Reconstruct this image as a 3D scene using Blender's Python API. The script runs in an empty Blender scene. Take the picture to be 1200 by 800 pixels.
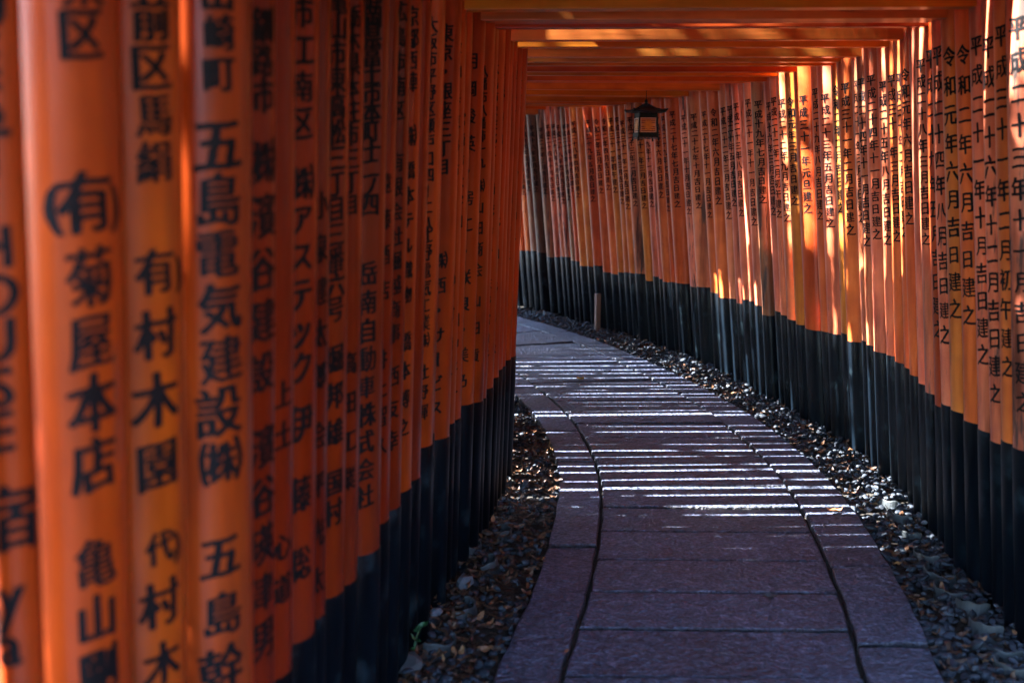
import bpy, bmesh, math, random
import numpy as np
from mathutils import Vector

R = math.radians
rng = random.Random(7)
nrs = np.random.RandomState(11)
scene = bpy.context.scene
COL = scene.collection

# ------------------------------------------------------------------ camera
F_PX, CAM_H = 1250.0, 1.68
PITCH = math.atan(205.0 / F_PX)
cam_data = bpy.data.cameras.new('camera')
cam = bpy.data.objects.new('camera', cam_data)
COL.objects.link(cam)
cam.location = (0, 0, CAM_H)
cam.rotation_euler = (R(90) - PITCH, 0, 0)
cam_data.sensor_width = 36.0
cam_data.lens = F_PX / 1200.0 * 36.0
cam_data.clip_start, cam_data.clip_end = 0.05, 1000
cam_data.dof.use_dof = True
cam_data.dof.focus_distance = 6.2
cam_data.dof.aperture_fstop = 2.3
scene.camera = cam

# ------------------------------------------------------------------ light
SUN_EL, SUN_AZ = R(43), R(181.5)      # azimuth of the direction towards the sun, counter-clockwise from +X
world = bpy.data.worlds.new('World'); scene.world = world
world.use_nodes = True
wn, wl = world.node_tree.nodes, world.node_tree.links
bg = wn['Background']
sky = wn.new('ShaderNodeTexSky')
sky.sky_type = 'NISHITA'; sky.sun_disc = False
sky.sun_elevation = SUN_EL
sky.sun_rotation = R(90) - SUN_AZ
sky.dust_density = 0.4; sky.ozone_density = 2.5
wl.new(sky.outputs[0], bg.inputs[0]); bg.inputs[1].default_value = 0.15
sun_data = bpy.data.lights.new('sun', 'SUN')
sun_data.energy = 5.0; sun_data.angle = R(0.4); sun_data.color = (1.0, 0.97, 0.94)
sun = bpy.data.objects.new('sun', sun_data); COL.objects.link(sun)
sd = Vector((math.cos(SUN_EL) * math.cos(SUN_AZ), math.cos(SUN_EL) * math.sin(SUN_AZ), math.sin(SUN_EL)))
sun.rotation_euler = sd.to_track_quat('Z', 'Y').to_euler()
sun.location = (-8, 6, 9)

scene.view_settings.view_transform = 'Standard'
scene.view_settings.look = 'None'
scene.view_settings.gamma = 1.0
scene.view_settings.exposure = 4.35
scene.render.engine = 'CYCLES'
scene.cycles.max_bounces = 10
scene.cycles.diffuse_bounces = 7
scene.cycles.use_denoising = True
scene.cycles.caustics_reflective = False

# ------------------------------------------------------------------ helpers
def tag(o, label=None, cat=None, group=None, kind=None):
    if label: o['label'] = label
    if cat: o['category'] = cat
    if group: o['group'] = group
    if kind: o['kind'] = kind
    return o

def link_mesh(name, verts, faces, mat, parent=None, smooth=False):
    me = bpy.data.meshes.new(name)
    me.from_pydata([tuple(v) for v in verts], [], [tuple(f) for f in faces])
    if smooth: me.polygons.foreach_set('use_smooth', [True] * len(me.polygons))
    me.update()
    o = bpy.data.objects.new(name, me); COL.objects.link(o)
    if mat: me.materials.append(mat)
    if parent: o.parent = parent
    return o

def link_bm(name, bm, mat, parent=None, smooth=False):
    me = bpy.data.meshes.new(name); bm.to_mesh(me); bm.free()
    if smooth: me.polygons.foreach_set('use_smooth', [True] * len(me.polygons))
    o = bpy.data.objects.new(name, me); COL.objects.link(o)
    if mat: me.materials.append(mat)
    if parent: o.parent = parent
    return o

def empty(name, loc, rz=0):
    o = bpy.data.objects.new(name, None); COL.objects.link(o)
    o.location = loc; o.rotation_euler = (0, 0, rz); o.empty_display_size = 0.1
    return o

def bm_box(bm, lo, hi, bevel=0.0):
    r = bmesh.ops.create_cube(bm, size=1.0)
    vs = r['verts']
    for v in vs:
        v.co = Vector([(lo[k] + hi[k]) / 2 + v.co[k] * (hi[k] - lo[k]) for k in range(3)])
    if bevel > 0:
        es = list({e for v in vs for e in v.link_edges})
        bmesh.ops.bevel(bm, geom=es, offset=bevel, segments=2, affect='EDGES', profile=0.6)

def bm_tube(bm, pts, rad, seg=8):
    """a tube along pts"""
    rings = []
    n = len(pts)
    for i, p in enumerate(pts):
        p = Vector(p)
        a = Vector(pts[max(i - 1, 0)]); b = Vector(pts[min(i + 1, n - 1)])
        t = (b - a).normalized()
        u = t.cross(Vector((0, 0, 1)))
        if u.length < 1e-3: u = t.cross(Vector((1, 0, 0)))
        u.normalize(); w = t.cross(u)
        rr = rad[i] if isinstance(rad, (list, tuple)) else rad
        rings.append([bm.verts.new(p + (u * math.cos(k / seg * math.tau) + w * math.sin(k / seg * math.tau)) * rr) for k in range(seg)])
    for A, B in zip(rings, rings[1:]):
        for k in range(seg):
            bm.faces.new((A[k], A[(k + 1) % seg], B[(k + 1) % seg], B[k]))
    bm.faces.new(rings[0][::-1]); bm.faces.new(rings[-1])

def spline(pts, n=24):
    P = np.array(pts, float); out = []
    for i in range(len(P) - 1):
        p0 = P[i - 1] if i > 0 else 2 * P[0] - P[1]
        p1, p2 = P[i], P[i + 1]
        p3 = P[i + 2] if i + 2 < len(P) else 2 * P[-1] - P[-2]
        for k in range(n):
            t = k / n
            out.append(0.5 * (2 * p1 + (p2 - p0) * t + (2 * p0 - 5 * p1 + 4 * p2 - p3) * t * t + (3 * p1 - p0 - 3 * p2 + p3) * t ** 3))
    out.append(P[-1])
    return np.array(out)

def project(x, y, z):
    c, s = math.cos(PITCH), math.sin(PITCH)
    dz = z - CAM_H
    d = y * c - dz * s
    return 600 + F_PX * x / d, 400 - F_PX * (y * s + dz * c) / d, d

# ------------------------------------------------------------------ materials
def new_mat(name):
    m = bpy.data.materials.new(name); m.use_nodes = True
    nt = m.node_tree
    return m, nt.nodes, nt.links, nt.nodes['Principled BSDF']

def noise(n, l, vec, scale, detail=3, rough=0.55):
    t = n.new('ShaderNodeTexNoise'); t.inputs['Scale'].default_value = scale
    t.inputs['Detail'].default_value = detail; t.inputs['Roughness'].default_value = rough
    if vec is not None: l.new(vec, t.inputs['Vector'])
    return t.outputs['Fac']

def ramp(n, l, fac, stops):
    r = n.new('ShaderNodeValToRGB')
    e = r.color_ramp.elements
    e[0].position, e[0].color = stops[0][0], (*stops[0][1], 1)
    e[1].position, e[1].color = stops[-1][0], (*stops[-1][1], 1)
    for p, c in stops[1:-1]:
        x = e.new(p); x.color = (*c, 1)
    l.new(fac, r.inputs[0])
    return r.outputs[0]

def mathn(n, l, op, a, b=None, clamp=False):
    m = n.new('ShaderNodeMath'); m.operation = op; m.use_clamp = clamp
    for i, v in enumerate((a, b)):
        if v is None: continue
        if hasattr(v, 'links'): l.new(v, m.inputs[i])
        else: m.inputs[i].default_value = v
    return m.outputs[0]

def mix(n, l, fac, a, b, mode='MIX'):
    m = n.new('ShaderNodeMix'); m.data_type = 'RGBA'; m.blend_type = mode
    def put(v, s):
        if hasattr(v, 'links'): l.new(v, s)
        elif isinstance(v, (int, float)): s.default_value = v
        else: s.default_value = (*v, 1)
    put(fac, m.inputs[0]); put(a, m.inputs[6]); put(b, m.inputs[7])
    return m.outputs[2]

def bump(n, l, b, height, strength, dist):
    k = n.new('ShaderNodeBump'); k.inputs['Strength'].default_value = strength; k.inputs['Distance'].default_value = dist
    l.new(height, k.inputs['Height']); l.new(k.outputs[0], b.inputs['Normal'])

def coords(n, l, scale=(1, 1, 1), offset=True):
    """object coordinates shifted by a random amount per object"""
    tc = n.new('ShaderNodeTexCoord'); mp = n.new('ShaderNodeMapping')
    mp.inputs['Scale'].default_value = scale
    l.new(tc.outputs['Object'], mp.inputs['Vector'])
    if offset:
        oi = n.new('ShaderNodeObjectInfo')
        v = n.new('ShaderNodeCombineXYZ')
        m = mathn(n, l, 'MULTIPLY', oi.outputs['Random'], 37.0)
        for k in range(3): l.new(m, v.inputs[k])
        l.new(v.outputs[0], mp.inputs['Location'])
    return mp.outputs[0]

def paint_material(name, grain):
    """vermilion paint on timber: the hue is the object's colour, its alpha the amount of wear"""
    m, n, l, b = new_mat(name)
    oi = n.new('ShaderNodeObjectInfo')
    col, wear = oi.outputs['Color'], oi.outputs['Alpha']
    v_grain = coords(n, l, grain)
    v_iso = coords(n, l, (1, 1, 1))
    streak = noise(n, l, v_grain, 9, 4, 0.6)
    fine = noise(n, l, v_grain, 42, 2, 0.6)
    blotch = noise(n, l, v_iso, 5, 3)
    c = mix(n, l, ramp(n, l, streak, [(0.32, (0.72, 0.62, 0.55)), (0.68, (1.12, 1.12, 1.15))]), col, col)
    c = mix(n, l, 1.0, col, ramp(n, l, streak, [(0.3, (0.60, 0.50, 0.46)), (0.5, (0.98, 0.96, 0.96)), (0.7, (1.15, 1.22, 1.3))]), 'MULTIPLY')
    c = mix(n, l, 0.7, c, ramp(n, l, blotch, [(0.3, (0.72, 0.66, 0.7)), (0.7, (1.12, 1.3, 1.1))]), 'MULTIPLY')
    # dry cracks and flaked strips, only where the paint is worn
    crack = noise(n, l, v_grain, 22, 5, 0.7)
    patch = noise(n, l, v_iso, 3.2, 2)
    thr = mathn(n, l, 'ADD', mathn(n, l, 'MULTIPLY', wear, 0.22), mathn(n, l, 'MULTIPLY', patch, 0.2))
    thr = mathn(n, l, 'SUBTRACT', thr, 0.045)
    msk = mathn(n, l, 'MULTIPLY', mathn(n, l, 'SUBTRACT', thr, mathn(n, l, 'SUBTRACT', crack, 0.2)), 16, True)
    msk = mathn(n, l, 'MULTIPLY', msk, mathn(n, l, 'MULTIPLY', wear, 1.3, True))
    c = mix(n, l, msk, c, (0.075, 0.05, 0.042))
    smear = noise(n, l, coords(n, l, tuple(max(q, .1) for q in grain)), 7.5, 4, 0.6)
    sm = mathn(n, l, 'MULTIPLY', ramp(n, l, smear, [(0.52, (0, 0, 0)), (0.68, (1, 1, 1))]), mathn(n, l, 'ADD', mathn(n, l, 'MULTIPLY', wear, .8), .12), True)
    c = mix(n, l, sm, c, (0.085, 0.024, 0.014))
    l.new(c, b.inputs['Base Color'])
    rg = mathn(n, l, 'ADD', mathn(n, l, 'MULTIPLY', streak, 0.18), 0.24)
    rg = mathn(n, l, 'ADD', rg, mathn(n, l, 'MULTIPLY', msk, 0.4))
    l.new(rg, b.inputs['Roughness'])
    b.inputs['Specular IOR Level'].default_value = 0.24
    b.inputs['Coat Weight'].default_value = 0.05
    b.inputs['Coat Roughness'].default_value = 0.22
    h = mathn(n, l, 'SUBTRACT', mathn(n, l, 'ADD', mathn(n, l, 'MULTIPLY', fine, 0.35), streak), mathn(n, l, 'MULTIPLY', msk, 0.9))
    bump(n, l, b, h, 0.35, 0.003)
    return m

PAINT = paint_material('vermilion_paint', (1, 1, 0.05))
PAINT_BEAM = paint_material('vermilion_beam_paint', (0.05, 1, 1))

def black_wrap():
    m, n, l, b = new_mat('black_foot_paint')
    v = coords(n, l, (1, 1, 0.08)); vi = coords(n, l)
    s = noise(n, l, v, 14, 4, 0.65); d = noise(n, l, vi, 7, 4)
    c = ramp(n, l, s, [(0.35, (0.0012, 0.0022, 0.0038)), (0.7, (0.0025, 0.006, 0.0105))])
    dust = ramp(n, l, d, [(0.58, (0, 0, 0)), (0.75, (1, 1, 1))])
    c = mix(n, l, mathn(n, l, 'MULTIPLY', dust, 0.42), c, (0.045, 0.078, 0.095))
    l.new(c, b.inputs['Base Color'])
    l.new(mathn(n, l, 'ADD', mathn(n, l, 'MULTIPLY', s, 0.22), 0.26), b.inputs['Roughness'])
    b.inputs['Specular IOR Level'].default_value = 0.13
    bump(n, l, b, s, 0.3, 0.003)
    return m
BLACK = black_wrap()

def simple(name, c1, c2, scale=12, rough=0.6, bumpd=0.0, metal=0.0, stretch=(1, 1, 1)):
    m, n, l, b = new_mat(name)
    v = coords(n, l, stretch)
    f = noise(n, l, v, scale, 4, 0.6)
    l.new(ramp(n, l, f, [(0.32, c1), (0.68, c2)]), b.inputs['Base Color'])
    b.inputs['Roughness'].default_value = rough; b.inputs['Metallic'].default_value = metal
    if bumpd: bump(n, l, b, f, 0.6, bumpd)
    return m

INK = simple('black_ink', (0.003, 0.003, 0.0035), (0.007, 0.006, 0.007), 40, 0.6)
INK.node_tree.nodes['Principled BSDF'].inputs['Specular IOR Level'].default_value = 0.15
CAP = simple('black_beam_cap', (0.01, 0.01, 0.012), (0.025, 0.025, 0.028), 9, 0.5, 0.002, 0, (0.1, 1, 1))

def stone_path():
    m, n, l, b = new_mat('split_granite')
    tc = n.new('ShaderNodeTexCoord')
    v = tc.outputs['Object']
    at = n.new('ShaderNodeAttribute'); at.attribute_name = 'tone'
    big = noise(n, l, v, 2.2, 3); mid = noise(n, l, v, 19, 6, 0.72); fine = noise(n, l, v, 62, 3, 0.75)
    vo = n.new('ShaderNodeTexVoronoi'); vo.inputs['Scale'].default_value = 42; l.new(v, vo.inputs['Vector'])
    c = ramp(n, l, mid, [(0.3, (0.018, 0.028, 0.046)), (0.52, (0.060, 0.082, 0.128)), (0.75, (0.165, 0.205, 0.29))])
    c = mix(n, l, 0.8, c, ramp(n, l, big, [(0.3, (0.72, 0.68, 0.7)), (0.7, (1.25, 1.2, 1.25))]), 'MULTIPLY')
    c = mix(n, l, 1.0, c, at.outputs['Color'], 'MULTIPLY')
    c = mix(n, l, 0.85, c, ramp(n, l, fine, [(0.36, (0.22, 0.22, 0.24)), (0.5, (0.85, 0.85, 0.85)), (0.66, (2.1, 2.1, 2.05))]), 'MULTIPLY')
    l.new(c, b.inputs['Base Color'])
    l.new(mathn(n, l, 'ADD', mathn(n, l, 'MULTIPLY', mid, 0.3), 0.30), b.inputs['Roughness'])
    h = mathn(n, l, 'ADD', mathn(n, l, 'MULTIPLY', mid, 1.0), mathn(n, l, 'ADD', mathn(n, l, 'MULTIPLY', fine, 0.4), mathn(n, l, 'MULTIPLY', vo.outputs['Distance'], 0.6)))
    bump(n, l, b, h, 1.0, 0.02)
    return m
STONE = stone_path()

def soil():
    m, n, l, b = new_mat('leaf_litter_soil')
    tc = n.new('ShaderNodeTexCoord'); v = tc.outputs['Object']
    a = noise(n, l, v, 1.3, 4); c_ = noise(n, l, v, 28, 5, 0.7)
    c = ramp(n, l, c_, [(0.3, (0.008, 0.006, 0.005)), (0.55, (0.022, 0.015, 0.010)), (0.78, (0.05, 0.032, 0.018))])
    c = mix(n, l, ramp(n, l, a, [(0.42, (0, 0, 0)), (0.66, (1, 1, 1))]), c, (0.022, 0.02, 0.014))
    l.new(c, b.inputs['Base Color']); b.inputs['Roughness'].default_value = 0.95
    bump(n, l, b, c_, 0.8, 0.03)
    return m
SOIL = soil()

def tinted(name, stops, rough=0.6, spec=0.4):
    """one hue per loose piece, from the 'tone' value stored on its vertices"""
    m, n, l, b = new_mat(name)
    at = n.new('ShaderNodeAttribute'); at.attribute_name = 'tone'
    tc = n.new('ShaderNodeTexCoord')
    f = noise(n, l, tc.outputs['Object'], 60, 3, 0.6)
    sep = n.new('ShaderNodeSeparateColor'); l.new(at.outputs['Color'], sep.inputs[0])
    c = ramp(n, l, sep.outputs[0], stops)
    c = mix(n, l, 0.7, c, ramp(n, l, f, [(0.3, (0.6, 0.6, 0.6)), (0.7, (1.3, 1.3, 1.3))]), 'MULTIPLY')
    l.new(c, b.inputs['Base Color']); b.inputs['Roughness'].default_value = rough
    b.inputs['Specular IOR Level'].default_value = spec
    bump(n, l, b, f, 0.4, 0.003)
    return m
PEBBLE = tinted('gravel_stone', [(0.0, (0.008, 0.012, 0.018)), (0.5, (0.024, 0.033, 0.047)), (0.85, (0.052, 0.067, 0.087)), (1.0, (0.15, 0.175, 0.20))], 0.65, 0.35)
LEAF = tinted('dry_leaf', [(0.0, (0.018, 0.010, 0.007)), (0.5, (0.060, 0.027, 0.013)), (0.85, (0.14, 0.062, 0.026)), (1.0, (0.25, 0.14, 0.06))], 0.55, 0.45)
TILE = simple('grey_edging_clay', (0.014, 0.019, 0.023), (0.05, 0.06, 0.065), 18, 0.65, 0.003)
IRON = simple('dark_green_bronze', (0.004, 0.010, 0.011), (0.010, 0.024, 0.024), 20, 0.6, 0.002)
IRON.node_tree.nodes['Principled BSDF'].inputs['Specular IOR Level'].default_value = 0.2
WOODSTAKE = simple('weathered_stake_wood', (0.13, 0.075, 0.05), (0.30, 0.19, 0.14), 12, 0.75, 0.004, 0, (1, 1, 0.1))
GREEN = simple('fresh_green_leaf', (0.012, 0.05, 0.016), (0.03, 0.11, 0.035), 20, 0.5)
YELLOW = simple('yellow_leaf', (0.30, 0.19, 0.03), (0.5, 0.36, 0.08), 30, 0.6)
BROWNLEAF = simple('orange_brown_leaf', (0.22, 0.09, 0.04), (0.36, 0.16, 0.07), 30, 0.6)
DARKLEAF = simple('dark_glossy_leaf', (0.015, 0.02, 0.022), (0.03, 0.04, 0.042), 30, 0.35)

# ------------------------------------------------------------------ plan curves (metres, camera at the origin looking along +Y)
ROW = spline([(1.50, 0.6), (1.66, 1.8), (1.81, 3.0), (1.91, 3.75), (1.96, 4.36), (2.05, 5.0), (2.12, 5.7), (2.125, 6.3), (2.09, 6.8),
              (2.00, 7.5), (1.85, 8.4), (1.62, 9.66), (1.32, 10.5), (0.96, 11.4), (0.54, 12.4), (0.14, 13.2), (-0.42, 14.1), (-1.05, 14.9), (-1.8, 15.6)])
LEFTROW = spline([(-0.86, 0.4), (-0.70, 1.4), (-0.62, 1.8), (-0.545, 2.34), (-0.47, 2.9), (-0.41, 3.4), (-0.32, 3.95)])
CENTRE = spline([(-0.5, -2.0), (-0.1, -0.6), (0.25, 1.0), (0.68, 3.29), (0.83, 4.08), (0.955, 5.05), (0.995, 5.9), (0.94, 6.8),
                 (0.84, 7.5), (0.66, 8.3), (0.42, 9.2), (0.12, 10.15), (-0.33, 11.15), (-0.85, 12.15), (-1.5, 13.1), (-2.4, 14.1), (-3.6, 15.2)])
def on(curve, y): return float(np.interp(y, curve[:, 1], curve[:, 0]))

def yaw_at(y):
    return R(float(np.interp(y, [0, 3.5, 5.0, 6.4, 7.5, 8.7, 10, 11.5, 13.2, 15.5], [-3.5, -3.0, -1.6, 0, 2.5, 6.5, 12, 19, 26, 36])))

# ------------------------------------------------------------------ the ground
def smooth01(t):
    t = np.clip(t, 0, 1); return t * t * (3 - 2 * t)

def ground_sheet():
    def axis(c0, c1, step, far):
        core = np.arange(c0, c1 + 1e-6, step)
        out = []; d = step; p = c1
        while p < far:
            d *= 1.25; p += d; out.append(p)
        lo = []; d = step; p = c0
        while p > -far:
            d *= 1.25; p -= d; lo.append(p)
        return np.concatenate([lo[::-1], core, out])
    xs, ys = axis(-7, 9, 0.2, 220), axis(-4, 18, 0.2, 220)
    X, Y = np.meshgrid(xs, ys)
    line = np.vstack([[(-6, -60)], CENTRE[::6], [(-9, 18.5), (-60, 30)]])
    line2 = []
    for a, b in zip(line, line[1:]):
        k = max(1, int(np.hypot(*(b - a)) / 0.5))
        for t in range(k): line2.append(a + (b - a) * t / k)
    line2.append(line[-1]); L = np.array(line2)
    T = np.gradient(L, axis=0); T /= np.linalg.norm(T, axis=1)[:, None]
    P = np.stack([X.ravel(), Y.ravel()], 1)
    U = np.empty(len(P))
    for i in range(0, len(P), 2000):
        q = P[i:i + 2000]
        d = ((q[:, None] - L[None]) ** 2).sum(2); k = d.argmin(1)
        v = q - L[k]; t = T[k]
        side = np.sign(v[:, 0] * t[:, 1] - v[:, 1] * t[:, 0])     # + to the right of the path
        U[i:i + 2000] = side * np.sqrt(d[np.arange(len(q)), k])
    wob = 0.25 * np.sin(P[:, 0] * 0.9 + 1.7 * np.sin(P[:, 1] * 0.5)) + 0.2 * np.sin(P[:, 1] * 1.3 + P[:, 0] * 0.4)
    h = -0.045 + np.where(U > 1.6, 5.5 * smooth01((U - 1.6) / 6.5) + 10 * smooth01((U - 8) / 60), 0) \
        + np.where(U < -1.8, -0.9 * smooth01((-U - 1.8) / 6), 0) + wob * smooth01((np.abs(U) - 1.9) / 2.5)
    nx, ny = len(xs), len(ys)
    F = [(j * nx + i, j * nx + i + 1, (j + 1) * nx + i + 1, (j + 1) * nx + i) for j in range(ny - 1) for i in range(nx - 1)]
    o = link_mesh('ground', np.column_stack([P, h]), F, SOIL, smooth=True)
    tag(o, kind='structure')
ground_sheet()

# ------------------------------------------------------------------ the paved path
def arc_points(curve):
    d = np.concatenate([[0], np.cumsum(np.linalg.norm(np.diff(curve, axis=0), axis=1))])
    return d
S_C = arc_points(CENTRE)
def centre_at(s, u):
    x = np.interp(s, S_C, CENTRE[:, 0]); y = np.interp(s, S_C, CENTRE[:, 1])
    e = 0.06
    tx = np.interp(s + e, S_C, CENTRE[:, 0]) - np.interp(s - e, S_C, CENTRE[:, 0])
    ty = np.interp(s + e, S_C, CENTRE[:, 1]) - np.interp(s - e, S_C, CENTRE[:, 1])
    k = math.hypot(tx, ty); return x + u * ty / k, y - u * tx / k

def build_path():
    V, Fc, tone = [], [], []
    def square(s):                      # the cross joints are laid square to the first straight, not to the curve
        e = .06; a, b = centre_at(s - e, 0), centre_at(s + e, 0)
        return (b[0] - a[0]) / max(b[1] - a[1], .02) * float(np.interp(a[1], [0, 6.5, 9.5], [1, .9, 0]))
    def slab(s0, s1, u0, u1, skew):
        n = max(2, int((u1 - u0) / 0.12)); m = max(1, int((s1 - s0) / 0.12))
        base = len(V); dz = rng.uniform(-0.004, 0.004); tl = rng.uniform(-0.002, 0.002)
        g = rng.uniform(0.82, 1.15); t = (g * rng.uniform(0.98, 1.05), g * rng.uniform(0.95, 1.0), g)
        b = 0.006
        rows = []
        S = [s0, s0 + b] + [s0 + (s1 - s0) * k / m for k in range(1, m)] + [s1 - b, s1]
        U = [u0, u0 + b] + [u0 + (u1 - u0) * k / n for k in range(1, n)] + [u1 - b, u1]
        ns, nu = len(S), len(U)
        for a, s in enumerate(S):
            for c, u in enumerate(U):
                edge = a in (0, ns - 1) or c in (0, nu - 1)
                j = 0.0035 * math.sin(u * 23 + s * 7 + base) if a in (0, 1, ns - 2, ns - 1) else 0
                x, y = centre_at(s + (skew + square(s)) * u + j, u + (0.004 * math.sin(s * 19 + base) if c in (0, 1, nu - 2, nu - 1) else 0))
                V.append((x, y, dz + tl * (u - u0) * 3 - (0.006 if edge else 0))); tone.append((t[0] * .3, t[1] * .28, t[2] * .26) if edge else t)
        for a in range(ns - 1):
            for c in range(nu - 1):
                i = base + a * nu + c
                Fc.append((i, i + 1, i + nu + 1, i + nu))
        ring = [base + c for c in range(nu)] + [base + a * nu + nu - 1 for a in range(1, ns)] + \
               [base + (ns - 1) * nu + c for c in range(nu - 2, -1, -1)] + [base + a * nu for a in range(ns - 2, 0, -1)]
        low = len(V)
        for i in ring:
            V.append((V[i][0], V[i][1], -0.085)); tone.append((t[0] * .2, t[1] * .18, t[2] * .16))
        k = len(ring)
        for i in range(k):
            Fc.append((ring[i], low + i, low + (i + 1) % k, ring[(i + 1) % k]))
    off = 0.117
    s = 0.4 + off
    while s < S_C[-1] - 0.5:
        L = 0.36 + rng.uniform(-0.02, 0.02)
        slab(s + 0.008, s + L - 0.008, -0.505, 0.47, rng.uniform(-0.012, 0.012)); s += L
    for (u0, u1, st) in ((-0.735, -0.521, 0.3), (0.486, 0.735, 0.62)):
        s = st
        while s < S_C[-1] - 0.8:
            L = 0.72 + rng.uniform(-0.05, 0.05)
            slab(s + 0.007, s + L - 0.007, u0, u1, rng.uniform(-0.02, 0.02)); s += L
    o = link_mesh('path', V, Fc, STONE)
    at = o.data.color_attributes.new('tone', 'FLOAT_COLOR', 'POINT')
    at.data.foreach_set('color', np.column_stack([np.array(tone), np.ones(len(tone))]).astype(np.float32).ravel())
    tag(o, kind='structure')
    # dark packed earth showing in the long joints between centre slabs and border slabs
    V, Fc = [], []
    ss = np.arange(0.2, S_C[-1] - 0.6, 0.15)
    for s in ss:
        for u in (-0.72, 0.72): V.append((*centre_at(s, u), -0.026))
    for i in range(len(ss) - 1): Fc.append((2 * i, 2 * i + 1, 2 * i + 3, 2 * i + 2))
    tag(link_mesh('path_bedding', V, Fc, SOIL), kind='structure')
build_path()

# ------------------------------------------------------------------ brush-like lettering
GLYPHS = {}
STROKE = ((-0.045, 0.006), (-0.022, -0.016), (0.0, 0.020), (0.022, -0.012), (0.045, 0.014))
_cu = bpy.data.curves.new('lettering', 'FONT'); _cu.resolution_u = 3
_to = bpy.data.objects.new('lettering', _cu); COL.objects.link(_to)
def glyph(ch, weight):
    """unit character (about 1 x 1, centred), cut in narrow columns so that it can wrap round a pillar"""
    key = (ch, weight)
    if key in GLYPHS: return GLYPHS[key]
    _cu.body = ch; _cu.offset = 0.0
    dg = bpy.context.evaluated_depsgraph_get(); dg.update()
    me = _to.evaluated_get(dg).to_mesh()
    bm = bmesh.new(); bm.from_mesh(me)
    _to.evaluated_get(dg).to_mesh_clear()
    for k in range(1, 12):
        x = k / 12.0 * 1.1 - 0.05
        bmesh.ops.bisect_plane(bm, geom=bm.verts[:] + bm.edges[:] + bm.faces[:], plane_co=(x, 0, 0), plane_no=(1, 0, 0))
    bmesh.ops.triangulate(bm, faces=bm.faces[:])
    bm.verts.index_update()
    v = np.array([x.co[:2] for x in bm.verts]) if bm.verts else np.zeros((0, 2))
    f = [tuple(q.index for q in p.verts) for p in bm.faces]
    bm.free()
    if len(v):
        cx = (v[:, 0].min() + v[:, 0].max()) / 2
        v = v - [cx, 0.376]
        if ch in 'ー―': v = np.column_stack([v[:, 1], -v[:, 0]])
        if ch == 'ノ': v = v * 0.85
        ph = ord(ch) * 0.37
        # brush hand: strokes climb to the right, sway a little and swell towards the end
        x, y = v[:, 0].copy(), v[:, 1].copy()
        v[:, 1] = y + 0.11 * x + 0.012 * np.sin(9 * x + ph) + 0.008 * np.sin(31 * x + 17 * y)
        v[:, 0] = x + 0.012 * np.sin(8 * y + ph * 2) + 0.008 * np.sin(29 * y - 13 * x) - 0.03 * y
    GLYPHS[key] = (v, f)
    return GLYPHS[key]

def inscription(segs, axis_xy, rad, ang, side, parent):
    """segs: (text, z of first character, z of last, width, height, sideways shift). axis_xy(z) -> pillar axis, rad(z) -> radius"""
    V, Fc = [], []
    n = np.array([side * math.sin(ang), -math.cos(ang)]); rt = np.array([-n[1], n[0]])
    for text, z0, z1, w, h, dx in segs:
        k = len(text)
        for i, ch in enumerate(text):
            if ch in ' 　': continue
            z = z0 if k == 1 else z0 + (z1 - z0) * i / (k - 1)
            gv, gf = glyph(ch, 0.0)
            fat = 0.62 if len(gv) > 330 else 0.8 if len(gv) > 240 else 1.0
            s = rng.uniform(0.93, 1.07); ox = rng.uniform(-.03, .03) * w
            base = len(V)
            for lay, (bx, by) in enumerate(STROKE):      # overlapping passes of the brush
                base = len(V)
                for (x, y) in gv:
                    zz = z + (y + by * fat) * h * s
                    r = rad(zz) + 0.0010 + 0.00025 * lay
                    th = ((x + bx * fat) * w * s + ox + dx) / r
                    a = axis_xy(zz)
                    V.append((a[0] + r * (n[0] * math.cos(th) + rt[0] * math.sin(th)), a[1] + r * (n[1] * math.cos(th) + rt[1] * math.sin(th)), zz))
                Fc += [tuple(base + q for q in t) for t in gf]
    if V: return link_mesh('inscription', V, Fc, INK, parent)

# ------------------------------------------------------------------ the torii gates
LEAN_R, LEAN_L = math.tan(R(5.2)), math.tan(R(2.2))
HUES = {'O': (0.68, 0.140, 0.034, 0.2), 'Y': (0.68, 0.185, 0.036, 0.2), 'R': (0.52, 0.078, 0.016, 0.15),
        'P': (0.74, 0.185, 0.088, 0.65), 'Q': (0.64, 0.17, 0.085, 1.0), 'W': (0.30, 0.125, 0.065, 0.9),
        'D': (0.14, 0.065, 0.035, 1.0)}
HUE_WORDS = {'O': 'bright orange', 'Y': 'yellow orange', 'R': 'deep red orange', 'P': 'faded pinkish', 'Q': 'flaking pinkish',
             'W': 'weathered brown', 'D': 'dark weathered'}

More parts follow.
